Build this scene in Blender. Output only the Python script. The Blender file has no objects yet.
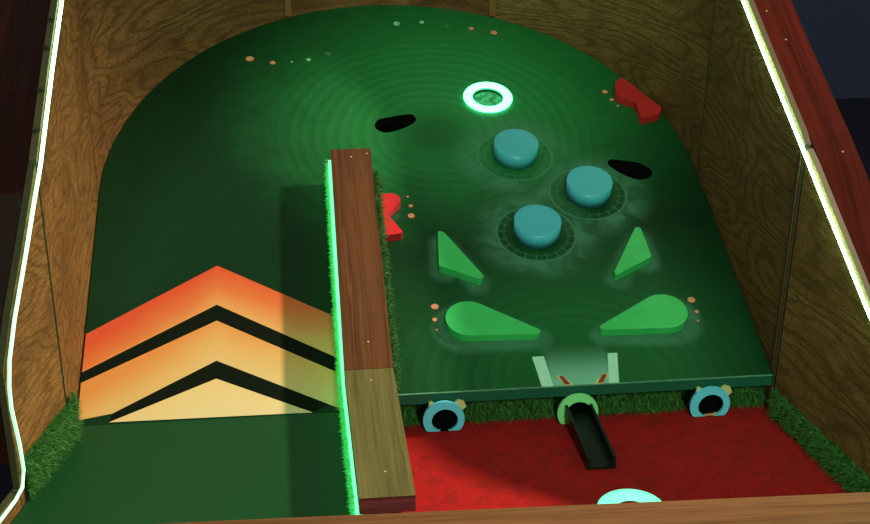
import bpy, bmesh, math, random
from mathutils import Vector, Matrix
random.seed(7)
S = bpy.context.scene
COL = S.collection
R = math.radians
AL = R(18.48)                       # slope of the playfield
CA, SA = math.cos(AL), math.sin(AL)

# ------------------------------------------------------------------ camera
cam_d = bpy.data.cameras.new('camera'); cam = bpy.data.objects.new('camera', cam_d); COL.objects.link(cam)
cam_d.sensor_fit = 'HORIZONTAL'; cam_d.sensor_width = 36.0
cam_d.lens = 1367.57 / 870 * 36.0
cam_d.clip_start = 0.05
mr = Vector((0.9930, -0.1170, 0.0090)); mb = Vector((-0.1088, -0.8945, 0.4336)).normalized()
mr = (mr - mb * mr.dot(mb)).normalized(); mu = mb.cross(mr)
M = Matrix((mr, mu, mb)).transposed().to_4x4(); M.translation = (-0.407, -3.322, 2.025)
cam.matrix_world = M
S.camera = cam

# ------------------------------------------------------------------ world, lamps, exposure
world = bpy.data.worlds.new('room_light'); S.world = world; world.use_nodes = True
bg = world.node_tree.nodes['Background']; bg.inputs[0].default_value = (1.0, 0.92, 0.80, 1); bg.inputs[1].default_value = 0.22
def lamp_spot(name, loc, target, energy, color, size, radius):
    d = bpy.data.lights.new(name, 'SPOT'); o = bpy.data.objects.new(name, d); COL.objects.link(o)
    d.energy = energy; d.color = color; d.spot_size = size; d.spot_blend = 0.9; d.shadow_soft_size = radius
    o.location = loc; o.rotation_euler = (Vector(target) - Vector(loc)).to_track_quat('-Z', 'Y').to_euler()
    return o
KEY_DIR = Vector((1.2, 0.2, 1.0)).normalized()
KEY_T = Vector((-0.05, 0.1, 0.0))
lamp_spot('ceiling_spotlight', KEY_T + KEY_DIR * 8.0, KEY_T, 4700, (1.0, 0.78, 0.55), R(25), 0.22)
def lamp_area(name, loc, target, energy, color, size):
    d = bpy.data.lights.new(name, 'AREA'); o = bpy.data.objects.new(name, d); COL.objects.link(o)
    d.energy = energy; d.color = color; d.shape = 'DISK'; d.size = size
    o.location = loc; o.rotation_euler = (Vector(target) - Vector(loc)).to_track_quat('-Z', 'Y').to_euler()
    return o
lamp_area('fill_lamp', (0.3, -4.8, 3.7), (0.3, 0.5, 0.2), 190, (0.66, 1.0, 0.66), 1.6)  # added pale green fill behind the camera, not a real fitting
S.view_settings.view_transform = 'Standard'; S.view_settings.look = 'None'
S.view_settings.exposure = 0.0; S.view_settings.gamma = 1.0
S.view_settings.use_curve_mapping = False

# ------------------------------------------------------------------ node helper
class NT:
    def __init__(s, name, rough=0.5, spec=0.5):
        s.m = bpy.data.materials.new(name); s.m.use_nodes = True
        s.t = s.m.node_tree; s.n = s.t.nodes; s.b = s.n['Principled BSDF']
        s.b.inputs['Roughness'].default_value = rough
        s.b.inputs['Specular IOR Level'].default_value = spec
    def put(s, sock, v):
        if isinstance(v, bpy.types.NodeSocket): s.t.links.new(v, sock)
        elif v is not None:
            if hasattr(sock.default_value, '__len__') and len(sock.default_value) == 4 and len(v) == 3: v = (*v, 1)
            sock.default_value = v
    def math(s, op, a, b=None, c=None, clamp=False):
        k = s.n.new('ShaderNodeMath'); k.operation = op; k.use_clamp = clamp
        s.put(k.inputs[0], a); s.put(k.inputs[1], b); s.put(k.inputs[2], c); return k.outputs[0]
    def smooth(s, x, a, b, lo=0.0, hi=1.0):
        k = s.n.new('ShaderNodeMapRange'); k.interpolation_type = 'SMOOTHSTEP'
        s.put(k.inputs[0], x); k.inputs[1].default_value = a; k.inputs[2].default_value = b
        k.inputs[3].default_value = lo; k.inputs[4].default_value = hi; return k.outputs[0]
    def coord(s, which='Object'):
        k = s.n.new('ShaderNodeTexCoord'); return k.outputs[which]
    def sep(s, v):
        k = s.n.new('ShaderNodeSeparateXYZ'); s.put(k.inputs[0], v); return k.outputs
    def comb(s, x, y, z=0.0):
        k = s.n.new('ShaderNodeCombineXYZ'); s.put(k.inputs[0], x); s.put(k.inputs[1], y); s.put(k.inputs[2], z); return k.outputs[0]
    def mapping(s, v, scale=(1, 1, 1), loc=(0, 0, 0), rot=(0, 0, 0)):
        k = s.n.new('ShaderNodeMapping'); s.put(k.inputs[0], v); k.inputs['Scale'].default_value = scale
        k.inputs['Location'].default_value = loc; k.inputs['Rotation'].default_value = rot; return k.outputs[0]
    def noise(s, v, scale, detail=3, rough=0.5, dist=0.0):
        k = s.n.new('ShaderNodeTexNoise'); s.put(k.inputs['Vector'], v); k.inputs['Scale'].default_value = scale
        k.inputs['Detail'].default_value = detail; k.inputs['Roughness'].default_value = rough
        k.inputs['Distortion'].default_value = dist; return k.outputs[0]
    def mix(s, f, a, b, mode='MIX'):
        k = s.n.new('ShaderNodeMix'); k.data_type = 'RGBA'; k.blend_type = mode
        s.put(k.inputs[0], f); s.put(k.inputs[6], a); s.put(k.inputs[7], b); return k.outputs[2]
    def ramp(s, f, stops):
        k = s.n.new('ShaderNodeValToRGB'); s.put(k.inputs[0], f); e = k.color_ramp.elements
        while len(e) < len(stops): e.new(0.5)
        for el, (p, c) in zip(e, stops): el.position = p; el.color = (*c, 1)
        return k.outputs[0]
    def color(s, v): s.put(s.b.inputs['Base Color'], v); return s
    def bump(s, h, strength=0.3, dist=0.002):
        k = s.n.new('ShaderNodeBump'); s.put(k.inputs['Height'], h); k.inputs['Strength'].default_value = strength
        k.inputs['Distance'].default_value = dist; s.t.links.new(k.outputs[0], s.b.inputs['Normal']); return s

def plain(name, col, rough=0.5, spec=0.5, var=0.12, scale=40.0):
    n = NT(name, rough, spec)
    f = n.noise(n.coord(), scale, 3)
    n.color(n.mix(f, [c * (1 - var) for c in col], [min(1, c * (1 + var)) for c in col])); return n.m
def emitter(name, col, strength, base=(0.6, 0.9, 0.75)):
    n = NT(name, 0.4); n.color(base); n.b.inputs['Emission Color'].default_value = (*col, 1)
    n.b.inputs['Emission Strength'].default_value = strength; return n.m

# ------------------------------------------------------------------ materials
def plywood(name, light, dark, su, sv, freq, seed):
    n = NT(name, 0.6, 0.15)
    uv = n.coord('UV')
    q = n.mapping(uv, (su, sv, 1), (seed * 3.1, seed * 1.7, seed))
    base = n.noise(q, 1.0, 2, 0.4, 0.35)
    fine = n.noise(n.mapping(uv, (26, 48, 1)), 1.0, 4, 0.6, 1.2)
    ph = n.math('ADD', n.math('MULTIPLY', base, freq), n.math('MULTIPLY', fine, 0.45))
    wave = n.math('ADD', n.math('MULTIPLY', n.math('SINE', n.math('MULTIPLY', ph, 6.283)), 0.5), 0.5)
    line = n.math('POWER', wave, 3.0)
    fib = n.noise(n.mapping(uv, (12, 170, 1)), 1.0, 4, 0.65, 0.8)
    blotch = n.noise(n.mapping(uv, (2.2, 3.4, 1), (seed, 0, 0)), 1.0, 4, 0.65, 0.4)
    rip = n.noise(n.mapping(uv, (30, 75, 1), (seed, 3, 0)), 1.0, 3, 0.6, 2.2)
    c = n.mix(n.math('MULTIPLY', line, 0.6), light, dark)
    c = n.mix(n.smooth(fib, 0.42, 0.66, 0.0, 0.6), c, [d * 0.75 for d in dark])
    c = n.mix(n.smooth(rip, 0.48, 0.60, 0.0, 0.5), c, [d * 0.8 for d in dark])
    c = n.mix(n.smooth(blotch, 0.35, 0.7, 0.0, 0.55), c, [d * 0.8 for d in dark])
    n.color(c)
    n.bump(n.math('SUBTRACT', rip, n.math('MULTIPLY', line, 0.6)), 0.5, 0.002)
    return n.m
def boardwood(name, light, dark, rough=0.5, scale=1.0, axis='y', spec=0.12):
    n = NT(name, rough, spec)
    co = n.coord()
    sc = {'y': (24, 0.7, 0.9), 'x': (0.7, 24, 24)}[axis]
    a = n.noise(n.mapping(co, [v * scale for v in sc]), 1.0, 3, 0.55, 0.6)
    saw = n.math('FRACT', n.math('MULTIPLY', a, 3.2))
    fib = n.noise(n.mapping(co, [v * 6 for v in sc]), 1.0, 3, 0.6)
    c = n.mix(n.math('MULTIPLY', n.math('POWER', saw, 1.8), 0.85), light, dark)
    c = n.mix(n.smooth(fib, 0.4, 0.75, 0, 0.5), c, [d * 0.7 for d in dark])
    n.color(c); n.bump(fib, 0.25, 0.001)
    return n.m
M_SIDE = plywood('plywood_brown', (0.24, 0.125, 0.037), (0.085, 0.036, 0.010), 1.8, 4.5, 16.0, 1.0)
M_BACK = plywood('plywood_cathedral', (0.26, 0.125, 0.042), (0.080, 0.034, 0.012), 0.8, 3.6, 20.0, 2.3)
M_RIGHT = plywood('plywood_olive', (0.25, 0.145, 0.046), (0.085, 0.046, 0.014), 0.9, 3.2, 22.0, 4.1)
M_EDGE = plain('plywood_edge', (0.05, 0.046, 0.02), 0.6, 0.3, 0.3, 60)
M_DARKB = plain('dark_batten', (0.05, 0.03, 0.012), 0.7)
M_DKBROWN = plain('dark_brown', (0.02, 0.014, 0.009), 0.8)
M_RIM = boardwood('red_stained_board', (0.060, 0.0075, 0.0045), (0.022, 0.003, 0.002), 0.75, 1.0, 'y', 0.02)
M_RIMD = boardwood('dark_rim_board', (0.028, 0.004, 0.003), (0.010, 0.002, 0.002), 0.45)  # darker version of the red rim board colour, for the left rim
M_CAP = boardwood('brown_cap_board', (0.125, 0.050, 0.021), (0.052, 0.019, 0.009), 0.42)
M_CAP2 = boardwood('olive_cap_board', (0.135, 0.122, 0.044), (0.065, 0.056, 0.022), 0.45)
M_ENDG = boardwood('end_grain', (0.22, 0.035, 0.04), (0.07, 0.012, 0.014), 0.6, 1.0, 'x')
M_RAIL = boardwood('front_rail_wood', (0.20, 0.090, 0.038), (0.06, 0.024, 0.010), 0.45, 1.0, 'x')
M_BLACK = plain('black_lining', (0.003, 0.003, 0.003), 0.9, 0.05)
M_STEEL = plain('screw_steel', (0.45, 0.34, 0.2), 0.4)

# ---- green airbrushed paint of the board (x, y are coordinates on the board)
BUMP = [((0.388, 1.036), 'a'), ((0.602, 0.828), 'b'), ((0.398, 0.645), 'c')]
def paint():
    n = NT('green_board_paint', 0.34, 0.18)
    co = n.coord(); x, y, z = n.sep(co)
    wob = n.math('MULTIPLY', n.math('SUBTRACT', n.noise(co, 4.0, 2), 0.5), 0.035)
    smoke = n.noise(co, 9.0, 4, 0.6, 0.8)
    def dist(cx, cy):
        a = n.math('SUBTRACT', x, cx); b = n.math('SUBTRACT', y, cy)
        return n.math('SQRT', n.math('ADD', n.math('MULTIPLY', a, a), n.math('MULTIPLY', b, b))), a, b
    def prod(*v):
        r = v[0]
        for k in v[1:]: r = n.math('MULTIPLY', r, k)
        return r
    def rings(cx, cy, per, r0, r1):
        d, a, b = dist(cx, cy); d = n.math('ADD', d, wob)
        saw = n.math('FRACT', n.math('DIVIDE', d, per))
        tri = n.smooth(saw, 0.0, 0.75)
        tri = n.math('MULTIPLY', tri, n.smooth(saw, 0.8, 1.0, 1.0, 0.0))
        return prod(tri, n.smooth(d, r0, r0 + 0.1), n.smooth(d, r1 - 0.25, r1, 1.0, 0.0)), d
    r1, d1 = rings(0.13, 1.17, 0.042, 0.10, 0.72)
    r2, d2 = rings(0.43, 0.0, 0.045, 0.16, 0.66)
    up = n.smooth(y, 0.55, 0.95)
    ring = n.math('MAXIMUM', n.math('MULTIPLY', r1, up), n.math('MULTIPLY', r2, n.smooth(y, 0.5, 0.25)))
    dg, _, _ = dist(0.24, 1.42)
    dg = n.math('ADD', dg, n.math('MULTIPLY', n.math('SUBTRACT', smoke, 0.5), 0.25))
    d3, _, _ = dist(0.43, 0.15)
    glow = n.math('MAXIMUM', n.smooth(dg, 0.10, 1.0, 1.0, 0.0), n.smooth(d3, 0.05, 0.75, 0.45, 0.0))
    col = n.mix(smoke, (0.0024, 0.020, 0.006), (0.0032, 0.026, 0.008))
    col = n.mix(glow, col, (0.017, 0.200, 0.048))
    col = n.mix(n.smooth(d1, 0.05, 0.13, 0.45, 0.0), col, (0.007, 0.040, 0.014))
    col = n.mix(n.math('MULTIPLY', ring, 0.27), col, n.mix(1.0, col, (2.0, 1.75, 2.2), 'MULTIPLY'))
    # airbrushed wheels round the three bumpers
    haze = None
    for (cx, cy), _ in BUMP:
        d, a, b = dist(cx, cy)
        line = n.smooth(n.math('ABSOLUTE', n.math('SUBTRACT', d, 0.128)), 0.001, 0.006, 0.9, 0.0)
        line2 = n.smooth(n.math('ABSOLUTE', n.math('SUBTRACT', d, 0.104)), 0.001, 0.004, 0.35, 0.0)
        ang = n.math('MULTIPLY', n.math('ARCTAN2', b, a), 20 / (2 * math.pi))
        tick = n.math('ABSOLUTE', n.math('SUBTRACT', n.math('FRACT', n.math('ADD', ang, 20.0)), 0.5))
        tick = prod(n.smooth(tick, 0.03, 0.1, 0.55, 0.0), n.smooth(d, 0.09, 0.1), n.smooth(d, 0.128, 0.13, 1.0, 0.0))
        cloud = prod(n.smooth(d, 0.13, 0.24, 1.0, 0.0), n.smooth(d, 0.115, 0.135), n.smooth(smoke, 0.35, 0.65, 0.15, 0.85))
        h = n.math('MAXIMUM', n.math('MAXIMUM', line, line2), n.math('MAXIMUM', tick, cloud))
        haze = h if haze is None else n.math('MAXIMUM', haze, h)
    # airbrushed pale outlines round the four green pads
    for (ax, ay), (bx, by), ra, rb in (((0.13, 0.247), (0.33, 0.185), 0.078, 0.014), ((0.735, 0.237), (0.53, 0.188), 0.078, 0.014),
                                       ((0.09, 0.61), (0.18, 0.425), 0.015, 0.012), ((0.085, 0.49), (0.09, 0.61), 0.018, 0.015),
                                       ((0.728, 0.60), (0.62, 0.42), 0.012, 0.012), ((0.722, 0.49), (0.728, 0.60), 0.02, 0.012)):
        ex, ey = bx - ax, by - ay; L2 = ex * ex + ey * ey
        px = n.math('SUBTRACT', x, ax); py = n.math('SUBTRACT', y, ay)
        t = n.math('DIVIDE', n.math('ADD', n.math('MULTIPLY', px, ex), n.math('MULTIPLY', py, ey)), L2, clamp=True)
        qx = n.math('SUBTRACT', px, n.math('MULTIPLY', t, ex)); qy = n.math('SUBTRACT', py, n.math('MULTIPLY', t, ey))
        d = n.math('SQRT', n.math('ADD', n.math('MULTIPLY', qx, qx), n.math('MULTIPLY', qy, qy)))
        d = n.math('SUBTRACT', d, n.math('ADD', n.math('MULTIPLY', t, rb - ra), ra))
        h = n.math('MULTIPLY', n.smooth(d, 0.004, 0.045, 0.75, 0.0), n.smooth(smoke, 0.2, 0.7, 0.5, 1.0))
        haze = n.math('MAXIMUM', haze, h)
    col = n.mix(n.math('MULTIPLY', haze, 0.9), col, (0.075, 0.23, 0.14))
    # pale wash above the drain
    dx = n.math('ABSOLUTE', n.math('SUBTRACT', x, 0.43))
    wash = prod(n.smooth(dx, 0.08, 0.105, 1.0, 0.0), n.smooth(y, 0.0, 0.17, 0.95, 0.0))
    col = n.mix(wash, col, (0.21, 0.50, 0.37))
    # scratches and specks
    v = n.n.new('ShaderNodeTexVoronoi'); n.put(v.inputs['Vector'], co); v.inputs['Scale'].default_value = 14
    speck = n.smooth(v.outputs['Distance'], 0.012, 0.03, 0.5, 0.0)
    col = n.mix(speck, col, (0.10, 0.22, 0.13))
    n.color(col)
    n.put(n.b.inputs['Roughness'], n.smooth(smoke, 0.3, 0.7, 0.28, 0.42))
    return n.m
M_PAINT = paint()
M_FASCIA = plain('teal_green_edge_paint', (0.008, 0.090, 0.055), 0.4, 0.3)
def chevron_mat(name, top, mid, bot, y0, y1, slope):
    n = NT(name, 0.5, 0.3)
    co = n.coord(); x, y, z = n.sep(co)
    dx = n.math('ABSOLUTE', n.math('SUBTRACT', x, -0.616))
    t = n.math('ADD', y, n.math('MULTIPLY', dx, slope))
    t = n.math('ADD', t, n.math('MULTIPLY', n.math('SUBTRACT', n.noise(co, 6, 3), 0.5), 0.06))
    t = n.math('SUBTRACT', t, n.math('MULTIPLY', n.math('ADD', x, 0.6), 0.16))  # right half shifted yellower: the greener light there put into the colour
    f = n.math('DIVIDE', n.math('SUBTRACT', t, y0), y1 - y0, clamp=True)
    c = n.ramp(f, [(0.0, bot), (0.5, mid), (1.0, top)])
    g = n.noise(co, 120, 2)
    n.color(n.mix(n.smooth(g, 0.62, 0.8, 0, 0.4), c, [k * 0.55 for k in mid])); return n.m
M_CH1 = chevron_mat('chevron_red_orange', (0.55, 0.062, 0.022), (0.57, 0.14, 0.038), (0.58, 0.31, 0.11), 0.37, 0.56, 0.66)
M_CH2 = chevron_mat('chevron_orange_yellow', (0.58, 0.21, 0.05), (0.59, 0.33, 0.11), (0.57, 0.41, 0.18), 0.15, 0.34, 0.6)
M_CH3 = chevron_mat('chevron_cream', (0.62, 0.44, 0.2), (0.62, 0.47, 0.24), (0.60, 0.48, 0.27), -0.05, 0.1, 0.3)
M_CHB = plain('chevron_black_band', (0.003, 0.006, 0.003), 0.6, 0.08)
M_SALMON = plain('salmon_dot', (0.72, 0.30, 0.15), 0.5)
M_MINTDOT = plain('mint_dot', (0.26, 0.62, 0.34), 0.5)
M_DIMDOT = plain('dim_dot', (0.05, 0.20, 0.07), 0.5)
M_DOTRIM = plain('brown_dot_rim', (0.10, 0.035, 0.012), 0.5)
M_MINT = plain('pale_mint_paint', (0.42, 0.74, 0.58), 0.45)
M_REDBAR = plain('dark_red_paint', (0.26, 0.035, 0.025), 0.45)
M_TEAL = plain('teal_bumper_paint', (0.065, 0.45, 0.58), 0.32, 0.5, 0.12, 14)
M_GREEN = plain('bright_green_pad_paint', (0.04, 0.50, 0.12), 0.28, 0.5, 0.15, 20)
M_GREENHI = plain('pale_green_edge_highlight', (0.12, 0.62, 0.24), 0.3)  # lighter bevel colours: edge highlights painted in
M_REDHI = plain('pale_red_edge_highlight', (0.62, 0.06, 0.05), 0.3)
M_TEALHI = plain('pale_teal_edge_highlight', (0.12, 0.52, 0.60), 0.35)
M_RED = plain('red_kicker_paint', (0.52, 0.018, 0.022), 0.3, 0.5)
M_CYAN = plain('cyan_ring_paint', (0.13, 0.60, 0.86), 0.45)
M_GRING = plain('green_ring_paint', (0.26, 0.80, 0.30), 0.45)
M_CREAM = plain('cream_chip_paint', (0.62, 0.52, 0.22), 0.5)
M_CHUTE = plain('black_green_plastic', (0.004, 0.008, 0.005), 0.4, 0.25)
M_CUP = None
def mottled(name, a, b, scale):
    n = NT(name, 0.6); n.color(n.mix(n.smooth(n.noise(n.coord(), scale, 3), 0.42, 0.6), a, b)); return n.m
M_CUP = mottled('mottled_green_cup', (0.03, 0.20, 0.08), (0.08, 0.50, 0.20), 45)
def carpet_mat():
    n = NT('red_carpet_pile', 0.95, 0.1)
    co = n.coord(); a = n.noise(co, 220, 3, 0.7); b = n.noise(co, 22, 5, 0.7, 0.6)
    c = n.mix(a, (0.22, 0.006, 0.006), (0.47, 0.014, 0.015))
    c = n.mix(n.smooth(b, 0.42, 0.64, 0, 0.7), c, (0.20, 0.012, 0.009))
    n.color(c); n.bump(a, 0.6, 0.003); return n.m
M_CARPET = carpet_mat()
def turf_mat(name, a, b, thru=0.25):
    n = NT(name, 0.5, 0.3); co = n.coord()
    c = n.mix(n.smooth(n.noise(co, 90, 2), 0.3, 0.7), a, b); n.color(c)
    tr = n.n.new('ShaderNodeBsdfTranslucent'); n.put(tr.inputs[0], c)
    mx = n.n.new('ShaderNodeMixShader'); mx.inputs[0].default_value = thru
    n.t.links.new(n.b.outputs[0], mx.inputs[1]); n.t.links.new(tr.outputs[0], mx.inputs[2])
    n.t.links.new(mx.outputs[0], n.n['Material Output'].inputs[0]); return n.m
M_TURF = turf_mat('artificial_turf', (0.026, 0.115, 0.022), (0.11, 0.31, 0.07))
M_TURFSHADE = turf_mat('shaded_turf', (0.014, 0.07, 0.013), (0.055, 0.19, 0.04))  # darker turf copy: shade beside the divider put into the colour
M_TURFB = plain('turf_backing', (0.006, 0.02, 0.006), 0.9, 0.1)
M_LED = emitter('led_rope_glow', (0.45, 1.0, 0.50), 18.0)
def fading_led():                    # the far end of the rope burns brighter than its front end
    n = NT('led_rope_fading_glow', 0.4); x, y, z = n.sep(n.coord())
    n.color((0.6, 0.9, 0.75)); n.b.inputs['Emission Color'].default_value = (0.36, 1.0, 0.54, 1)
    n.put(n.b.inputs['Emission Strength'], n.smooth(y, -0.85, 0.15, 0.95, 13.0)); return n.m
M_LEDF = fading_led()
M_LED2 = emitter('divider_led_glow', (0.09, 0.85, 0.29), 2.1)
M_RING = emitter('ring_light_glow', (0.17, 1.0, 0.60), 3.4)
M_RING2 = emitter('pit_ring_light_glow', (0.07, 0.88, 0.50), 1.15)
M_NAVY = plain('navy_room_paint', (0.05, 0.056, 0.12), 0.9, 0.1)
M_ROOMF = plain('dark_room_floor', (0.022, 0.022, 0.042), 0.9, 0.1)

# ------------------------------------------------------------------ object helpers
def link(name, bm, mats, parent=None, smooth=False, uvs=None):
    bmesh.ops.recalc_face_normals(bm, faces=bm.faces[:])
    me = bpy.data.meshes.new(name); bm.to_mesh(me); bm.free()
    for m in (mats if isinstance(mats, (list, tuple)) else [mats]): me.materials.append(m)
    if smooth:
        for p in me.polygons: p.use_smooth = True
    o = bpy.data.objects.new(name, me); COL.objects.link(o)
    if parent: o.parent = parent
    return o
def tag(o, label, cat, group=None):
    o['label'] = label; o['category'] = cat
    if group: o['group'] = group
    return o
def thing(name, label, cat, loc=(0, 0, 0), rot=(0, 0, 0), group=None):
    o = bpy.data.objects.new(name, None); COL.objects.link(o); o.empty_display_size = 0.05
    o.location = loc; o.rotation_euler = rot
    return tag(o, label, cat, group)
def w(x, y, z=0.0):                 # board coordinates -> world
    return Vector((x, CA * y - SA * z, SA * y + CA * z))
SLOPE = (AL, 0, 0)
def box(bm, x0, x1, y0, y1, z0, z1, mi=0):
    v = [bm.verts.new(p) for p in ((x0, y0, z0), (x1, y0, z0), (x1, y1, z0), (x0, y1, z0), (x0, y0, z1), (x1, y0, z1), (x1, y1, z1), (x0, y1, z1))]
    for f in ((0, 3, 2, 1), (4, 5, 6, 7), (0, 1, 5, 4), (1, 2, 6, 5), (2, 3, 7, 6), (3, 0, 4, 7)):
        bm.faces.new([v[i] for i in f]).material_index = mi
    return v
def prism(bm, pts, z0, z1, mi=0):
    a = [bm.verts.new((p[0], p[1], z0)) for p in pts]; b = [bm.verts.new((p[0], p[1], z1)) for p in pts]
    n = len(pts)
    bm.faces.new(a[::-1]).material_index = mi; bm.faces.new(b).material_index = mi
    for i in range(n): bm.faces.new((a[i], a[(i + 1) % n], b[(i + 1) % n], b[i])).material_index = mi
def bevel_all(bm, w_, seg=2, ang=0.5):
    es = [e for e in bm.edges if len(e.link_faces) == 2 and e.calc_face_angle(0) > ang]
    bmesh.ops.recalc_face_normals(bm, faces=bm.faces[:])
    bmesh.ops.bevel(bm, geom=es, offset=w_, segments=seg, profile=0.5, affect='EDGES', clamp_overlap=True)
def disc(bm, cx, cy, r, z0, z1, n=24, mi=0, ry=None):
    prism(bm, [(cx + r * math.cos(2 * math.pi * i / n), cy + (ry or r) * math.sin(2 * math.pi * i / n)) for i in range(n)], z0, z1, mi)
def tube(bm, pts, r, n=10, mi=0):
    pts = [Vector(p) for p in pts]; rings = []
    for i, p in enumerate(pts):
        d = (pts[min(i + 1, len(pts) - 1)] - pts[max(i - 1, 0)]).normalized()
        a = d.cross(Vector((0.3, 0.2, 1))).normalized(); b = d.cross(a)
        rings.append([bm.verts.new(p + r * (math.cos(2 * math.pi * k / n) * a + math.sin(2 * math.pi * k / n) * b)) for k in range(n)])
    for q, s in zip(rings, rings[1:]):
        for k in range(n): bm.faces.new((q[k], q[(k + 1) % n], s[(k + 1) % n], s[k])).material_index = mi
    bm.faces.new(rings[0][::-1]); bm.faces.new(rings[-1])
def interp(tab, y):
    if y <= tab[0][0]: return tab[0][1]
    for (a, u), (b, v) in zip(tab, tab[1:]):
        if y <= b: return u + (v - u) * (y - a) / (b - a)
    return tab[-1][1]
def blades(bm, spots, length, width, spread, droop, mi=0, clip=None, skip=None):
    """spots: (point, outward normal)"""
    for p, nrm in spots:
        nrm = Vector(nrm)
        t = nrm.cross(Vector((random.gauss(0, 1), random.gauss(0, 1), random.gauss(0, 1)))).normalized()
        d = (nrm + spread * Vector((random.gauss(0, 1), random.gauss(0, 1), random.gauss(0, 1)))).normalized()
        L = length * random.uniform(0.6, 1.15); p = Vector(p); ww = width * random.uniform(0.7, 1.2)
        side = d.cross(t).normalized() * ww
        c = Vector((random.gauss(0, 1), random.gauss(0, 1), random.gauss(0, 1))) * L * 0.22
        m1 = p + d * L * 0.5 + c * 0.4; e = p + d * L + c + Vector((0, 0, -droop * L))
        q5 = [p - side, p + side, m1 + side * 0.8, m1 - side * 0.8, e]
        if skip and any(skip(q) for q in q5): continue
        if clip: q5 = [clip(q) for q in q5]
        v = [bm.verts.new(q) for q in q5]
        bm.faces.new((v[0], v[1], v[2], v[3])).material_index = mi
        bm.faces.new((v[3], v[2], v[4])).material_index = mi
def link_raw(name, bm, mats, parent=None):
    me = bpy.data.meshes.new(name); bm.to_mesh(me); bm.free()
    for m in (mats if isinstance(mats, (list, tuple)) else [mats]): me.materials.append(m)
    o = bpy.data.objects.new(name, me); COL.objects.link(o)
    if parent: o.parent = parent
    return o

# ------------------------------------------------------------------ room behind
bm = bmesh.new(); box(bm, -5, 7, -4, 4.6, -0.80, -0.75)
o = link('floor', bm, M_ROOMF); o['kind'] = 'structure'
bm = bmesh.new(); box(bm, -5, 7, 4.5, 4.6, -0.75, 3.0)
o = link('wall_back', bm, M_NAVY); o['kind'] = 'structure'

# ------------------------------------------------------------------ plywood cabinet
YC = 0.87                            # centre of the round end, in plan
FLR, FLL = 0.20, 0.30                # how far the front side panels flare outwards
YFL, YFR = -0.12, 0.0
LT = [(-0.405, 0.355), (-0.337, 0.473), (-0.238, 0.61), (-0.125, 0.777), (0.213, 0.918), (0.507, 1.026), (0.87, 1.16), (1.87, 1.33)]
RT = [(-0.80, 0.11), (-0.376, 0.408), (-0.266, 0.498), (-0.153, 0.589), (-0.047, 0.676), (0.036, 0.730), (0.222, 0.808), (0.401, 0.883), (0.582, 0.962), (0.87, 1.09), (1.87, 1.33)]
def xl(y): return -1.0 - FLL * max(0.0, YFL - y)
def xr(y): return 1.0 + FLR * max(0.0, YFR - y)
cab = thing('game_cabinet', 'open plywood cabinet with a rounded back that walls in the green game board', 'cabinet', (0, 0.6, -0.75))
CO = Vector(cab.location)
def wall_mesh(name, plan, ztop, mat, thick=0.018, zbot=-0.14, gap=0.003, u0=0.0):
    """plan: inner-face polyline, outward on the left-hand normal side"""
    bm = bmesh.new(); uvl = bm.loops.layers.uv.new('UVMap')
    P = [Vector(p) for p in plan]; u = u0; prev = None; first = None; faces = []
    N = []
    for i in range(len(P)):
        d = (P[min(i + 1, len(P) - 1)] - P[max(i - 1, 0)]).normalized(); N.append(Vector((-d.y, d.x)))
    L = 0; us = [0]
    for a, b in zip(P, P[1:]): L += (b - a).length; us.append(L)
    cols = []
    for i, p in enumerate(P):
        q = p + N[i] * thick; zt = ztop(p)
        zs = [zbot, zt]
        c = [bm.verts.new(Vector((p.x, p.y, zbot)) - CO), bm.verts.new(Vector((p.x, p.y, zt)) - CO),
             bm.verts.new(Vector((q.x, q.y, zt)) - CO), bm.verts.new(Vector((q.x, q.y, zbot)) - CO)]
        cols.append((c, us[i], (zbot, zt, zt + thick, zbot + 2)))
    def face(vs, uvs, mi):
        f = bm.faces.new(vs); f.material_index = mi
        for l, t in zip(f.loops, uvs): l[uvl].uv = (t[0] + u0, t[1])
    for (a, ua, za), (b, ub, zb) in zip(cols, cols[1:]):
        for k in range(4):
            k2 = (k + 1) % 4
            face((a[k], a[k2], b[k2], b[k]), ((ua, za[k]), (ua, za[k2]), (ub, zb[k2]), (ub, zb[k])), 1 if k == 1 else 0)
    for c, uu, zz in (cols[0], cols[-1]):
        face(c, [(uu, z_) for z_ in zz], 1)
    o = link(name, bm, [mat, M_EDGE], cab); return o
def arc(a0, a1, n=24, r=1.0):        # angles in degrees, plan polar about (0, YC)
    return [(r * math.cos(R(a0 + (a1 - a0) * i / n)), YC + r * math.sin(R(a0 + (a1 - a0) * i / n))) for i in range(n + 1)]
zL = lambda p: interp(LT, p.y) + 0.012
zR = lambda p: interp(RT, p.y) + 0.012
# right-hand side going back (outward normal must be +x: walk towards -y)
A1, A2 = 64.6, 111.0                 # joints of the bent panels at the back
wall_mesh('curved_panel', arc(A1 - 0.1, 0.2), zR, M_RIGHT, u0=3.0)
wall_mesh('curved_panel', arc(A2 - 0.1, A1 + 0.1), zR, M_BACK, u0=7.0)
wall_mesh('curved_panel', arc(179.8, A2 + 0.1), zL, M_BACK, u0=11.0)
wall_mesh('side_panel', [(1, YC - 0.006), (1, 0.582), (1, 0.401), (1, 0.222), (1, 0.036), (1, 0.0)], zR, M_RIGHT, u0=15.0)
wall_mesh('side_panel', [(xr(y), y) for y in (-0.012, -0.047, -0.153, -0.266, -0.376, -0.80)], zR, M_RIGHT, u0=18.3)
wall_mesh('side_panel', [(-1, YFL + 0.006), (-1, 0.213), (-1, 0.507), (-1, YC - 0.006)], zL, M_SIDE, u0=21.0)
wall_mesh('side_panel', [(xl(y), y) for y in (-0.405, -0.337, -0.238, YFL - 0.006)], zL, M_SIDE, u0=24.0)
lowz = lambda p: 0.035
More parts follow.
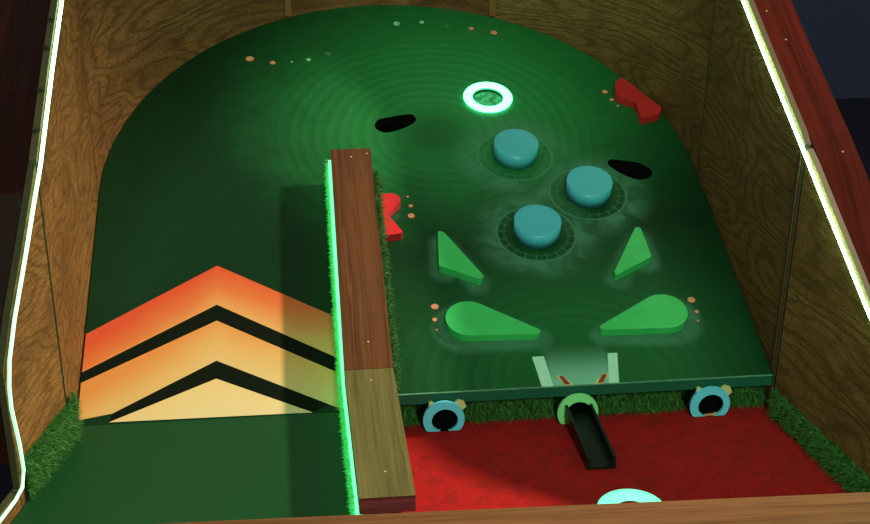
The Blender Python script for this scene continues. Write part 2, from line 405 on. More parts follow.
wall_mesh('low_side_panel', [(xl(y), y) for y in (-1.0, -0.7, -0.409)], lowz, M_SIDE, u0=27.0)
# blocks added outside the joints to stop light leaking through, battens inside
def joint_block(x, y, ang, zt, zb=-0.14):
    bm = bmesh.new(); box(bm, -0.03, 0.03, 0.0, 0.03, zb, zt)
    bmesh.ops.rotate(bm, verts=bm.verts[:], matrix=Matrix.Rotation(ang, 3, 'Z'))
    bmesh.ops.translate(bm, verts=bm.verts[:], vec=Vector((x, y, 0)) - CO)
    return link('joint_block', bm, M_DKBROWN, cab)
for a in (0, A1, A2, 180):
    q = Vector((math.cos(R(a)), math.sin(R(a)))) * 1.020
    zt = (zR if a < 90 else zL)(Vector((q.x, YC + q.y))) - 0.02
    joint_block(q.x, YC + q.y, R(a - 90), zt)
joint_block(1.021, -0.006, R(-90), 0.60, ); joint_block(-1.021, YFL, R(90), 0.70)
for a in (A1, A2):
    bm = bmesh.new(); box(bm, -0.012, 0.012, -0.010, -0.001, -0.0, 1.2)
    bmesh.ops.rotate(bm, verts=bm.verts[:], matrix=Matrix.Rotation(R(a - 90), 3, 'Z'))
    y_ = YC + math.sin(R(a))
    bmesh.ops.translate(bm, verts=bm.verts[:], vec=Vector((math.cos(R(a)), y_, 0)) - CO)
    for v in bm.verts:
        if v.co.z + CO.z < 0.1: v.co.z = 0.3342 * y_ + 0.006 - CO.z
    link('batten', bm, M_BACK, cab)
bm = bmesh.new(); box(bm, 0.9945, 0.9985, 0.008, 0.020, 0.03, 0.690)
bmesh.ops.translate(bm, verts=bm.verts[:], vec=-CO); link('batten', bm, M_DARKB, cab)
# rim boards lying along the tops, outside the plywood
def rim(ys, xf, sgn, zt, off, width, drop, mat):
    bm = bmesh.new(); prev = None; cols = []
    for y in ys:
        x0 = xf(y) + sgn * off; x1 = x0 + sgn * width; z = zt(Vector((0, y))) - drop
        cols.append([bm.verts.new(Vector(p) - CO) for p in ((x0, y, z), (x1, y, z), (x1, y, z - 0.20), (x0, y, z - 0.20))])
    for a, b in zip(cols, cols[1:]):
        for k in range(4): bm.faces.new((a[k], a[(k + 1) % 4], b[(k + 1) % 4], b[k]))
    bm.faces.new(cols[0]); bm.faces.new(cols[-1])
    bevel_all(bm, 0.004, 2, 0.9)
    return link('rim_board', bm, mat, cab)
rim((-0.80, -0.376, -0.266, -0.153, -0.047, 0.036, 0.222, 0.401, 0.582, 0.87, 1.3), xr, 1, zR, 0.020, 0.115, 0.004, M_RIM)
rim((-0.40, -0.337, -0.238, -0.13, 0.213, 0.507, 0.87, 1.3), xl, -1, zL, 0.020, 0.16, 0.07, M_RIMD)
for x_, y_ in ((1.045, 0.52), (1.068, 0.40), (1.10, -0.02)):
    bm = bmesh.new(); zt = zR(Vector((0, y_))) - 0.004 - CO.z
    disc(bm, x_ - CO.x, y_ - CO.y, 0.0028, zt - 0.006, zt + 0.002, 12); link('screw', bm, M_STEEL, cab)

# ------------------------------------------------------------------ playfield board
pf = thing('playfield', 'large sloping dark green board with airbrushed rings, an arched back and chevrons', 'game board', (0, 0, 0), SLOPE)
ARC = 1.0 / CA
def playfield_mesh():
    bm = bmesh.new()
    r = 0.996
    out = [(-0.19, -0.05), (-0.19, 0.0), (r, 0.0), (r, YC / CA)]
    out += [(r * math.cos(t), YC / CA + r * ARC * math.sin(t)) for t in [math.pi * i / 96 for i in range(1, 96)]]
    out += [(-r, YC / CA), (-r, -0.05)]
    loops = [out]
    def smooth_loop(pts, n=6):
        res = []; m = len(pts)
        for i in range(m):
            p0, p1, p2, p3 = [Vector(pts[(i + k - 1) % m]) for k in range(4)]
            for j in range(n):
                t = j / n
                res.append(tuple(0.5 * ((2 * p1) + (p2 - p0) * t + (2 * p0 - 5 * p1 + 4 * p2 - p3) * t * t + (3 * p1 - p0 - 3 * p2 + p3) * t ** 3)))
        return res
    HL = smooth_loop([(-0.078, 1.225), (-0.060, 1.259), (-0.02, 1.270), (0.025, 1.281), (0.060, 1.279), (0.068, 1.244), (0.03, 1.210), (-0.032, 1.185), (-0.066, 1.196)])
    HR = smooth_loop([(0.700, 0.975), (0.708, 0.996), (0.732, 0.998), (0.780, 0.985), (0.814, 0.972), (0.843, 0.934), (0.828, 0.898), (0.785, 0.890), (0.745, 0.915), (0.715, 0.948)])
    CUP = [(0.338 + 0.054 * math.cos(2 * math.pi * i / 40), 1.357 + 0.054 * math.sin(2 * math.pi * i / 40)) for i in range(40)]
    loops += [HL, HR, CUP]
    es = []
    for lp in loops:
        vs = [bm.verts.new((p[0], p[1], 0)) for p in lp]
        es += [bm.edges.new((vs[i], vs[(i + 1) % len(vs)])) for i in range(len(vs))]
    bmesh.ops.triangle_fill(bm, edges=es, use_beauty=True)
    fs = bm.faces[:]
    ex = bmesh.ops.extrude_face_region(bm, geom=fs)
    bmesh.ops.translate(bm, verts=[g for g in ex['geom'] if isinstance(g, bmesh.types.BMVert)], vec=(0, -0.034 * SA, -0.034 * CA))
    for f in bm.faces:
        f.normal_update(); c = f.calc_center_median()
        if abs(f.normal.z) < 0.5 and 0.85 < c.y < 1.45 and abs(c.x) < 0.9: f.material_index = 1
        elif abs(f.normal.z) < 0.5 and c.y < 0.0005: f.material_index = 2
    o = link('board', bm, [M_PAINT, M_BLACK, M_FASCIA], pf)
    # black sockets under the two slots, cup under the ring light
    for lp, nm in ((HL, 'slot_lining'), (HR, 'slot_lining')):
        b2 = bmesh.new(); a = [b2.verts.new((p[0], p[1] - 0.034 * SA, -0.034 * CA)) for p in lp]; b = [b2.verts.new((p[0], p[1], -0.12)) for p in lp]
        for i in range(len(lp)): b2.faces.new((a[i], a[(i + 1) % len(lp)], b[(i + 1) % len(lp)], b[i]))
        b2.faces.new(b); link(nm, b2, M_BLACK, pf)
    b2 = bmesh.new(); disc(b2, 0.338, 1.357, 0.0535, -0.016, -0.006, 40)
    link('cup_bottom', b2, M_CUP, pf)
playfield_mesh()
bm = bmesh.new(); box(bm, -0.12, 0.995, -0.0012, 0.0028, -0.002, 0.0009)
link('worn_edge', bm, plain('worn_edge_paint', (0.09, 0.24, 0.15), 0.5, 0.2, 0.6, 25), pf)
def decal(name, polys, mats, z0=0.0002, z1=0.0012, parent=pf):
    bm = bmesh.new()
    for i, pl in enumerate(polys): prism(bm, pl, z0, z1, i if isinstance(mats, (list, tuple)) else 0)
    return link(name, bm, mats, parent)
XL, XR, XA = -0.994, -0.262, -0.616
decal('chevron', [[(XL, 0.294), (XA, 0.558), (XR, 0.315), (XR, 0.148), (XA, 0.39), (XL, 0.146)]], M_CH1)
decal('chevron', [[(XL, 0.106), (XA, 0.324), (XR, 0.090), (XR, -0.044), (XA, 0.165), (-0.90, -0.012), (XL, -0.030)]], M_CH2)
decal('chevron', [[(-0.908, -0.043), (XA, 0.096), (-0.349, -0.047)]], M_CH3, 0.0006, 0.0014)
decal('chevron_band', [[(XL, 0.146), (XA, 0.39), (XR, 0.148), (XR, 0.090), (XA, 0.324), (XL, 0.106)]], M_CHB, 0.0002, 0.0010)
decal('chevron_band', [[(-0.90, -0.012), (XA, 0.165), (-0.30, -0.02), (-0.349, -0.046), (XA, 0.096), (-0.908, -0.044)]], M_CHB, 0.0002, 0.0009)
def dots(pts):
    mats = [M_SALMON, M_MINTDOT, M_DIMDOT]
    for x, y, r, k in pts:
        bm = bmesh.new()
        disc(bm, x, y, r, 0.0003, 0.0014, 24, 0); o = link('painted_dot', bm, mats[k], pf)
        if k == 0:
            bm = bmesh.new(); disc(bm, x, y, r * 1.22, 0.0002, 0.0008, 24, 0); link('dot_outline', bm, M_DOTRIM, o)
dots([(-0.504, 1.637, .0145, 0), (-0.421, 1.609, .0100, 0), (-0.352, 1.612, .0045, 1), (-0.290, 1.622, .0085, 1), (-0.218, 1.656, .0125, 2)])
dots([(0.053, 1.839, .0125, 1), (0.150, 1.845, .0095, 1), (0.243, 1.817, .0080, 2), (0.334, 1.794, .0095, 0), (0.417, 1.764, .0130, 0)])
dots([(0.770, 1.377, .0105, 0), (0.786, 1.329, .0075, 0), (0.800, 1.293, .0045, 0)])
dots([(0.002, 0.845, .0045, 0), (0.008, 0.800, .0070, 0), (0.005, 0.752, .0110, 0)])
dots([(0.037, 0.340, .0115, 0), (0.031, 0.286, .0075, 0), (0.032, 0.244, .0045, 0)])
dots([(0.830, 0.318, .0115, 0), (0.834, 0.267, .0065, 0), (0.828, 0.229, .0045, 0)])
decal('drain_bar', [[(0.300, 0.118), (0.335, 0.118), (0.344, 0.002), (0.310, 0.002)]], M_MINT)
decal('drain_bar', [[(0.526, 0.117), (0.555, 0.117), (0.537, 0.002), (0.507, 0.002)]], M_MINT)
for pts in ([(0.357, 0.040), (0.377, 0.041), (0.404, 0.002), (0.378, 0.002)], [(0.496, 0.039), (0.518, 0.039), (0.490, 0.002), (0.463, 0.002)]):
    cx = sum(p[0] for p in pts) / 4; cy = sum(p[1] for p in pts) / 4
    inn = [(cx + (p[0] - cx) * 0.62, cy + (p[1] - cy) * 0.85) for p in pts]
    o = decal('drain_stripe', [pts], M_CREAM, 0.0006, 0.0015)
    decal('stripe_core', [inn], M_REDBAR, 0.0012, 0.0021, o)

# ------------------------------------------------------------------ lane floor (left) and pit (right)
bm = bmesh.new(); zl = -0.05 * SA
for mi, (y0, y1) in enumerate([(-0.634, -0.05 * CA - 0.001)]):
    a = [bm.verts.new(p) for p in ((xl(y0) + 0.004, y0, zl), (-0.195, y0, zl), (-0.195, y1, zl), (-0.996, y1, zl), (-0.996, YFL, zl))]
    b = [bm.verts.new(v.co - Vector((0, 0, 0.03))) for v in a]
    bm.faces.new(a); bm.faces.new(b[::-1])
    for i in range(5): bm.faces.new((a[i], a[(i + 1) % 5], b[(i + 1) % 5], b[i]))
def lane_paint():
    n = NT('green_lane_paint', 0.36, 0.2); co = n.coord()
    c = n.mix(n.noise(co, 5, 3), (0.006, 0.046, 0.014), (0.008, 0.056, 0.018))
    s = n.noise(n.mapping(co, (9, 30, 1), rot=(0, 0, 0.5)), 1.0, 4, 0.7)
    n.color(n.mix(n.smooth(s, 0.70, 0.78, 0, 0.35), c, (0.07, 0.15, 0.08))); return n.m
tag(link('putting_lane', bm, lane_paint()), 'flat dark green putting lane in front of the chevrons, left of the wooden divider', 'lane')
ZP = -0.12
bm = bmesh.new()
a = [bm.verts.new((x, y, ZP)) for x, y in ((-0.19, -0.658), (xr(-0.69) - 0.004, -0.690), (0.996, 0.0), (0.996, 0.037), (-0.19, 0.037))]
b = [bm.verts.new(v.co - Vector((0, 0, 0.012))) for v in a]
bm.faces.new(a); bm.faces.new(b[::-1])
for i in range(5): bm.faces.new((a[i], a[(i + 1) % 5], b[(i + 1) % 5], b[i]))
tag(link('carpet', bm, M_CARPET), 'red carpet covering the sunken pit in front of the green board', 'carpet')

# ------------------------------------------------------------------ front turf band, hole rings and chute
bm = bmesh.new(); box(bm, -0.12, 0.994, 0.040, 0.050, ZP + 0.001, -0.036, 1)
sp = []
holes = (0.030, 0.416, 0.815)
for i in range(13000):
    x = random.uniform(-0.118, 0.990); z = random.uniform(ZP + 0.004, -0.050)
    sp.append(((x, 0.040, z), (0, -1, 0)))
def in_hole(q):
    if abs(q.x - 0.418) < 0.045 and q.z < -0.06: return True
    return any(math.hypot(q.x - h, q.z + 0.080) < (0.081 if h != 0.416 and ((q.x < h and q.z > -0.09) or q.z > -0.062) else 0.0625) for h in holes) and q.y > -0.019
blades(bm, sp, 0.032, 0.0016, 0.8, 0.2, 0, lambda q: Vector((min(q.x, 0.988), min(q.y, 0.0395), max(ZP + 0.002, min(q.z, -0.038)))), in_hole)
tag(link_raw('turf_band', bm, [M_TURF, M_TURFB]), 'band of green artificial grass under the front edge of the green board', 'artificial grass')
def hole_ring(cx, mat, label, red_lip, ears, grp='hole rings in the turf band'):
    t = thing('hole_ring', label, 'hole ring', (cx, 0, ZP + 0.0005), (0, 0, 0), grp)
    bm = bmesh.new(); ro, ri, zc, zi = 0.060, 0.038, 0.039, 0.036
    n = 40; y0, y1 = -0.017, -0.008
    def P(r, c, dx, k):
        a = 2 * math.pi * k / n; return (dx + r * math.cos(a), max(0.0015, c + r * math.sin(a)))
    for k in range(n):
        k2 = (k + 1) % n
        o0, o1, i0, i1 = P(ro, zc, 0, k), P(ro, zc, 0, k2), P(ri, zi, 0.003, k), P(ri, zi, 0.003, k2)
        V = lambda p, y: bm.verts.new((p[0], y, p[1]))
        for q in (((o0, y0), (o1, y0), (i1, y0), (i0, y0)), ((o0, y1), (i0, y1), (i1, y1), (o1, y1)), ((o0, y0), (o0, y1), (o1, y1), (o1, y0)), ((i0, y0), (i1, y0), (i1, y1), (i0, y1))):
            bm.faces.new([V(*z_) for z_ in q])
    bmesh.ops.remove_doubles(bm, verts=bm.verts[:], dist=0.0004)
    bmesh.ops.dissolve_degenerate(bm, edges=bm.edges[:], dist=0.0003)
    link('ring', bm, mat, t)
    bm = bmesh.new()
    a = [bm.verts.new((0.003 + ri * math.cos(2 * math.pi * k / n), y1, max(0.002, zi + ri * math.sin(2 * math.pi * k / n)))) for k in range(n)]
    b = [bm.verts.new((0.003 + ri * math.cos(2 * math.pi * k / n), 0.036, max(0.002, zi + ri * math.sin(2 * math.pi * k / n)))) for k in range(n)]
    for k in range(n): bm.faces.new((a[k], a[(k + 1) % n], b[(k + 1) % n], b[k]))
    bm.faces.new(b); link('tunnel', bm, M_BLACK, t)
    if ears:
        for s in (-1, 1):
            bm = bmesh.new()
            pts = [(0.016, 0.074), (0.040, 0.097), (0.058, 0.092), (0.066, 0.074), (0.052, 0.060)] if s > 0 else [(-0.012, 0.080), (-0.036, 0.096), (-0.042, 0.093), (-0.044, 0.076)]
            prism(bm, pts, 0.001, 0.0075)
            bmesh.ops.rotate(bm, verts=bm.verts[:], matrix=Matrix.Rotation(R(90), 3, 'X'))
            link('cream_chip', bm, M_CREAM, t)
        bm = bmesh.new(); prism(bm, [(-0.044, 0.090), (-0.073, 0.065), (-0.068, 0.035), (-0.05, 0.035)], 0.001, 0.007)
        bmesh.ops.rotate(bm, verts=bm.verts[:], matrix=Matrix.Rotation(R(90), 3, 'X'))
        link('black_chip', bm, M_BLACK, t)
    if red_lip:
        bm = bmesh.new(); prism(bm, [(-0.012, 0.002), (0.018, 0.002), (0.024, 0.010), (0.006, 0.006), (-0.010, 0.006)], 0.010, 0.015)
        bmesh.ops.rotate(bm, verts=bm.verts[:], matrix=Matrix.Rotation(R(90), 3, 'X'))
        link('lip', bm, M_SALMON, t)
    return t
hole_ring(0.025, M_CYAN, 'blue hole ring in the turf band nearest the wooden divider', False, True)
hole_ring(0.416, M_GRING, 'green hole ring in the middle of the turf band, above the black chute', False, False)
hole_ring(0.810, M_CYAN, 'blue hole ring in the turf band nearest the right plywood wall', True, True)
# chute: U channel running down from the middle ring
bm = bmesh.new()
p0, p1 = Vector((0.416, -0.0185, -0.086)), Vector((0.433, -0.255, -0.113))
prof = [(-0.040, 0.034), (-0.040, -0.003), (0.040, -0.003), (0.040, 0.034), (0.032, 0.034), (0.030, 0.004), (-0.030, 0.004), (-0.032, 0.034)]
ra = [bm.verts.new(p0 + Vector((x, 0, z))) for x, z in prof]; rb = [bm.verts.new(p1 + Vector((x, 0, z))) for x, z in prof]
for i in range(8): bm.faces.new((ra[i], ra[(i + 1) % 8], rb[(i + 1) % 8], rb[i]))
for q in (ra, rb):
    for ids in ((0, 1, 6, 7), (1, 2, 5, 6), (2, 3, 4, 5)): bm.faces.new([q[i] for i in ids])
bevel_all(bm, 0.0025, 2, 0.7)
tag(link('ball_chute', bm, M_CHUTE), 'black open ball chute sloping from the green ring onto the red carpet', 'chute')

# ------------------------------------------------------------------ pieces standing on the board
def paint_highlight(o, mat):  # gives the bevel faces a painted highlight colour
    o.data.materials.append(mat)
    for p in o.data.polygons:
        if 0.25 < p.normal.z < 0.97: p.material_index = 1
def bumper(cx, cy, label):
    bm = bmesh.new(); disc(bm, 0, 0, 0.0755, 0.0, 0.0563, 64); bevel_all(bm, 0.0045, 3, 0.8)
    o = link('bumper', bm, M_TEAL); o.location = w(cx, cy, 0.0004); o.rotation_euler = SLOPE
    for p in o.data.polygons: p.use_smooth = len(p.vertices) < 10
    paint_highlight(o, M_TEALHI)
    return tag(o, label, 'bumper', 'round bumpers on the board')
bumper(*BUMP[0][0], 'round teal bumper closest to the glowing ring on the board')
bumper(*BUMP[1][0], 'round teal bumper beside the right black slot in the board')
bumper(*BUMP[2][0], 'lowest round teal bumper, between the two green triangles')
def pad(name, pts, h, mat, label, cat, bev=0.004, group=None, rounds=None):
    """pts are board coordinates of the top outline"""
    cx = sum(p[0] for p in pts) / len(pts); cy = sum(p[1] for p in pts) / len(pts)
    bm = bmesh.new(); prism(bm, [(p[0] - cx, p[1] - cy) for p in pts], 0, h); bevel_all(bm, bev, 2, 0.7)
    o = link(name, bm, mat); paint_highlight(o, M_GREENHI if mat is M_GREEN else M_REDHI); o.location = w(cx, cy, 0.0004); o.rotation_euler = SLOPE
    return tag(o, label, cat, group)
def rounded(corners, n=7):
    """corners: (x, y, radius) counter-clockwise or clockwise polygon with filleted corners"""
    out = []; m = len(corners)
    for i in range(m):
        p = Vector(corners[i][:2]); r = corners[i][2]; a = Vector(corners[i - 1][:2]); b = Vector(corners[(i + 1) % m][:2])
        da = (a - p).normalized(); db = (b - p).normalized(); half = da.angle(db) / 2
        tl = min(r / math.tan(half), (a - p).length * 0.48, (b - p).length * 0.48); r2 = tl * math.tan(half)
        c = p + (da + db).normalized() * (r2 / math.sin(half))
        s = p + da * tl; e = p + db * tl; va = s - c; vb = e - c
        ang = va.angle_signed(vb)
        for k in range(n):
            t = -ang * k / (n - 1); out.append(tuple(c + Matrix.Rotation(t, 2) @ va))
    return out
def teardrop(c1, r1, c2, r2, n=20):
    a = Vector(c1); b = Vector(c2); d = b - a; L = d.length; th = math.atan2(d.y, d.x); off = math.acos((r1 - r2) / L)
    out = [(a.x + r1 * math.cos(th + off + (2 * math.pi - 2 * off) * k / n), a.y + r1 * math.sin(th + off + (2 * math.pi - 2 * off) * k / n)) for k in range(n + 1)]
    out += [(b.x + r2 * math.cos(th - off + 2 * off * k / 8), b.y + r2 * math.sin(th - off + 2 * off * k / 8)) for k in range(9)]
    return out
H = 0.026
pad('flipper', teardrop((0.130, 0.2615), 0.070, (0.324, 0.196), 0.011), H, M_GREEN, 'green teardrop flipper on the left, its point facing right', 'flipper', group='green flippers')
pad('flipper', teardrop((0.726, 0.2535), 0.070, (0.528, 0.199), 0.011), H, M_GREEN, 'green teardrop flipper on the right, its point facing left', 'flipper', group='green flippers')
pad('triangle_kicker', rounded([(0.065, 0.490, .012), (0.079, 0.650, .008), (0.098, 0.640, .01), (0.199, 0.436, .008), (0.186, 0.422, .008)]), H, M_GREEN, 'green triangular kicker above the left flipper', 'kicker', group='green triangular kickers')
pad('triangle_kicker', rounded([(0.739, 0.490, .012), (0.733, 0.626, .008), (0.717, 0.628, .008), (0.607, 0.432, .008), (0.609, 0.413, .008)]), H, M_GREEN, 'green triangular kicker above the right flipper', 'kicker', group='green triangular kickers')
pad('red_kicker', rounded([(0.806, 1.388, .012), (0.836, 1.430, .012), (0.944, 1.236, .010), (0.930, 1.205, .010), (0.858, 1.180, .010), (0.857, 1.274, .012), (0.795, 1.318, .016)]), 0.030, M_RED, 'red bow shaped kicker against the curved right plywood wall', 'kicker', group='red kickers')
pad('red_kicker', rounded([(-0.098, 0.833, .006), (-0.040, 0.830, .018), (-0.022, 0.798, .02), (-0.077, 0.734, .014), (-0.030, 0.642, .008), (-0.098, 0.630, .006)]), 0.030, M_RED, 'red bow shaped kicker sticking out from the wooden divider', 'kicker', group='red kickers')

# ring lights
def ring_light(loc, rot, label, mat, rmaj, rmin, flat):
    bm = bmesh.new(); n, m = 64, 14
    V = [[bm.verts.new(((rmaj + rmin * math.cos(2 * math.pi * j / m)) * math.cos(2 * math.pi * i / n), (rmaj + rmin * math.cos(2 * math.pi * j / m)) * math.sin(2 * math.pi * i / n), flat * (1 + math.sin(2 * math.pi * j / m)))) for j in range(m)] for i in range(n)]
    for i in range(n):
        for j in range(m): bm.faces.new((V[i][j], V[(i + 1) % n][j], V[(i + 1) % n][(j + 1) % m], V[i][(j + 1) % m]))
    o = link('ring_light', bm, mat, smooth=True); o.location = loc; o.rotation_euler = rot
    return tag(o, label, 'light', 'glowing ring lights')
ring_light(w(0.338, 1.357, 0.0008), SLOPE, 'glowing green ring light round the cup on the green board', M_RING, 0.0715, 0.0165, 0.007)
ring_light((0.470, -0.450, ZP + 0.0005), (0, 0, 0), 'glowing green ring light on the red carpet, half hidden by the front rail', M_RING2, 0.066, 0.026, 0.006)

# ------------------------------------------------------------------ wooden divider
dv = thing('lane_divider', 'long wooden divider between lane and game board, edged with turf', 'divider', (-0.19, 0, 0))
DX = Vector((0.19, 0, 0))
def side_prism(bm, prof, x0, x1, mi=0):      # prof: (y, z) in world
    a = [bm.verts.new(Vector((x0, y, z)) + DX) for y, z in prof]; b = [bm.verts.new(Vector((x1, y, z)) + DX) for y, z in prof]
    n = len(prof); bm.faces.new(a).material_index = mi; bm.faces.new(b[::-1]).material_index = mi
    for i in range(n): bm.faces.new((a[i], b[i], b[(i + 1) % n], a[(i + 1) % n])).material_index = mi
yz = lambda y, z: tuple(w(0, y, z))[1:]
TOP, CAPT = 0.120, 0.034
bm = bmesh.new(); side_prism(bm, [yz(0.93, 0.002), yz(0.93, TOP - CAPT - 0.001), yz(0.0, TOP - CAPT - 0.001), (-0.60, 0.078), (-0.60, -0.012), (-0.0491, -0.012), yz(-0.045, 0.002)], -0.238, -0.152)
for v in bm.verts:
    if v.co.y > 0.05: v.co.x += 0.008 * v.co.y
link('core', bm, M_DKBROWN, dv)
bm = bmesh.new(); side_prism(bm, [yz(0.957, TOP), yz(0.957, TOP - CAPT), yz(0.004, TOP - CAPT), yz(0.0, TOP)], -0.257, -0.122)
for v in bm.verts:
    if v.co.y > 0.5: v.co.x += 0.013 if v.co.x < 0.0 else 0.008
bevel_all(bm, 0.003, 2, 0.7)
link('cap_board', bm, M_CAP, dv)
k0 = yz(0.0, TOP); k1 = yz(0.004, TOP - CAPT)
bm = bmesh.new(); side_prism(bm, [(k0[0] - 0.0015, k0[1] - 0.0005), (k1[0] - 0.0015, k0[1] - 0.046), (-0.645, k0[1] - 0.046), (-0.645, k0[1] - 0.0005)], -0.257, -0.122)
bevel_all(bm, 0.003, 2, 0.7)
for f in bm.faces:
    f.normal_update()
    if abs(f.normal.y) > 0.9 and f.calc_center_median().y < -0.6: f.material_index = 1
link('cap_board', bm, [M_CAP2, M_ENDG], dv)
for x_, y_ in ((-0.180, 0.915), (-0.128, 0.93), (-0.184, 0.10)):
    q = w(x_, y_, TOP); bm = bmesh.new(); disc(bm, q.x + 0.19, q.y, 0.0032, q.z - 0.004, q.z + 0.0018, 12); link('screw', bm, M_STEEL, dv)
for x_, y_ in ((-0.188, -0.10), (-0.186, -0.54)):
    bm = bmesh.new(); disc(bm, x_ + 0.19, y_, 0.0032, k0[1] - 0.004, k0[1] + 0.0008, 12); link('screw', bm, M_STEEL, dv)
def zfloor(y): return 0.3342 * y if y > -0.047 else -0.016
# turf on the two long sides
bm = bmesh.new(); sp = []
for i in range(7500):
    y = random.uniform(0.02, 0.90); z = random.uniform(0.034 if 0.60 < y < 0.86 else 0.004, 0.068)
    sp.append((Vector((-0.118 + 0.008 * y, CA * y, 0.3342 * CA * y + z)) + DX, (1, 0, 0.15)))
blades(bm, sp, 0.028, 0.0012, 0.7, 0.2, 0, lambda q: Vector((q.x, q.y, max(q.z, 0.3342 * q.y + (0.0345 if 0.56 < q.y < 0.83 else 0.003)))))
side_prism(bm, [yz(0.955, 0.003), yz(0.955, 0.08), yz(0.01, 0.08), yz(0.01, 0.003)], -0.149, -0.118, 1)
link_raw('turf_strip', bm, [M_TURFSHADE, M_TURFB], dv)
M_TURFLIT = turf_mat('lit_turf', (0.14, 0.75, 0.28), (0.28, 0.90, 0.45), 0.5)  # turf recoloured pale: glow of the light strip put into the blades
bm = bmesh.new(); sp = []
for i in range(5200):
    y = random.uniform(-0.60, 0.89); zf = zfloor(y)
    z = zf + random.uniform(0.010, 0.080)
    sp.append((Vector((-0.2655 + 0.012 * max(0, y), y, z)) + DX, (-1, 0, 0)))
blades(bm, sp, 0.014, 0.0014, 0.7, 0.1, 0, lambda q: Vector((min(q.x, DX.x - 0.2646 + 0.012 * max(0, q.y)), q.y, max(q.z, zfloor(q.y) + 0.003))))
link_raw('turf_strip', bm, [M_TURFLIT, M_TURFB], dv)
# LED strip tucked under the cap on the lane side
bm = bmesh.new(); pts = []
for a, b in ((w(0, 0.945, 0.078), w(0, 0.03, 0.072)), (Vector((0, -0.036, 0.0535)), Vector((0, -0.60, 0.056)))):
    pts += [a, b]
pts = [Vector((-0.2475 + 0.012 * max(0, p.y), p.y, p.z)) for p in pts]
V = []
for p in pts:
    V.append([bm.verts.new(p + Vector((dx, 0, dz))) for dx, dz in ((-0.0160, 0.006), (-0.0160, -0.062), (0.0, -0.062), (0.0, 0.006))])
for a, b in zip(V, V[1:]):
    for k in range(4): bm.faces.new((a[k], a[(k + 1) % 4], b[(k + 1) % 4], b[k]))
bm.faces.new(V[0]); bm.faces.new(V[-1])
tag(link('light_strip', bm, M_LED2), 'green light strip glowing through the turf on the lane side of the divider', 'light strip')

# ------------------------------------------------------------------ side turf strips along the flared panels
def side_turf(xf, sgn, y0, y1, z0, z1, label, n):
    bm = bmesh.new(); sp = []
    for i in range(n):
        y = random.uniform(y0, y1); z = random.uniform(z0 + 0.006, z1); x = xf(y)
        sp.append(((x - sgn * 0.008, y, z), Vector((-sgn, 0, 0.25))))
        if random.random() < 0.35: sp.append(((x - sgn * random.uniform(0.004, 0.010), y, z1), Vector((-sgn * 0.4, 0, 1))))
    def clip(q):
        y = min(max(q.y, y0 - 0.003), y1 + 0.02); lim = xf(y) - sgn * 0.006
        return Vector((max(q.x, lim) if sgn < 0 else min(q.x, lim), y, max(q.z, z0 + 0.002)))
    blades(bm, sp, 0.024, 0.0012, 0.8, 0.1, 0, clip)
    cs = [[bm.verts.new(p) for p in ((xf(y) - sgn * 0.002, y, z0), (xf(y) - sgn * 0.009, y, z0), (xf(y) - sgn * 0.009, y, z1), (xf(y) - sgn * 0.002, y, z1))]
          for y in (y0, min(max(YFL, y0 + 0.01), y1 - 0.01), y1)]
    for a, b in zip(cs, cs[1:]):
        for k in range(4): bm.faces.new((a[k], a[(k + 1) % 4], b[(k + 1) % 4], b[k])).material_index = 1
    bm.faces.new(cs[0]).material_index = 1; bm.faces.new(cs[-1]).material_index = 1
    tag(link_raw('turf_strip', bm, [M_TURF, M_TURFB]), label, 'artificial grass')
side_turf(xl, -1, -0.385, -0.075, zl + 0.001, 0.095, 'strip of green artificial grass along the bottom of the left plywood wall', 5200)
side_turf(xr, 1, -0.675, -0.03, ZP + 0.001, -0.045, 'strip of green artificial grass along the right plywood wall beside the red carpet', 7500)

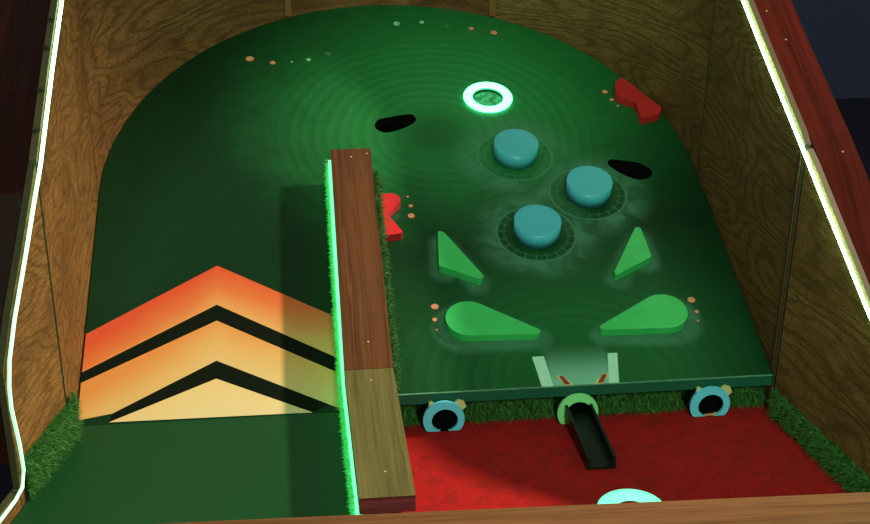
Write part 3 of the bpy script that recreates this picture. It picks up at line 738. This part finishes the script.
# ------------------------------------------------------------------ LED ropes along the plywood rim
RL = 0.0048
bm = bmesh.new()
pts = [(xr(y) - 0.009, y, interp(RT, y)) for y in (-0.80, -0.6, -0.376, -0.266, -0.153, -0.047, 0.036, 0.222, 0.401, 0.582, 0.87)]
pts += [(0.991 * math.cos(R(a)), YC + 0.991 * math.sin(R(a)), interp(RT, YC + math.sin(R(a)))) for a in range(6, 85, 6)]
tube(bm, pts, RL)
tag(link('led_rope', bm, M_LED, smooth=True), 'glowing white green light rope along the top of the right plywood wall', 'light rope', 'light ropes on the rim')
lr = thing('led_rope', 'glowing white green light rope along the left plywood wall, dropping at its front end', 'light rope', (-1, 0.4, 0.9), (0, 0, 0), 'light ropes on the rim')
LO = Vector(lr.location)
pts = [(0.991 * math.cos(R(a)), YC + 0.991 * math.sin(R(a)), interp(LT, YC + math.sin(R(a)))) for a in range(96, 180, 6)]
pts += [(xl(y) + 0.009, y, interp(LT, y)) for y in (0.87, 0.6, 0.507, 0.213, 0.0, -0.12, -0.18, -0.238, -0.30, -0.337, -0.385)]
pts += [(xl(-0.41) + 0.012, -0.408, 0.33), (xl(-0.41) + 0.010, -0.409, 0.27), (xl(-0.40) + 0.012, -0.40, 0.16), (xl(-0.40) + 0.012, -0.397, 0.085), (xl(-0.41) + 0.010, -0.415, 0.045), (xl(-0.45) + 0.009, -0.45, 0.032), (xl(-0.62) + 0.009, -0.62, 0.030)]
bm = bmesh.new(); tube(bm, [Vector(p) - LO for p in pts], RL); link('tube', bm, M_LEDF, lr, smooth=True)
for y in (0.28, 0.12, -0.02, 0.40):
    bm = bmesh.new(); z = interp(LT, y)
    box(bm, -1.018, -0.998, y - 0.006, y + 0.006, z + 0.0155, z + 0.020); bmesh.ops.translate(bm, verts=bm.verts[:], vec=-LO)
    link('clip', bm, M_DKBROWN, lr)

# ------------------------------------------------------------------ front rail
bm = bmesh.new(); box(bm, -0.56, 1.70, -0.075, 0.075, -0.21, 0.0); 
bevel_all(bm, 0.005, 2, 0.7)
rl = link('front_rail', bm, M_RAIL); rl.location = (-0.586 , -0.659 - 0.075, 0.085); rl.rotation_euler = (0, 0, R(-1.79))
tag(rl, 'thick brown wooden rail across the front of the game', 'rail')

# ------------------------------------------------------------------ labels of parts that look different from their thing
for nm, lab in (('chevron', 'red orange painted chevron'), ('chevron.001', 'orange to yellow painted chevron'), ('chevron.002', 'cream painted triangle'),
                ('cap_board', 'brown sloping board'), ('cap_board.001', 'olive level board')):
    bpy.data.objects[nm]['label'] = lab
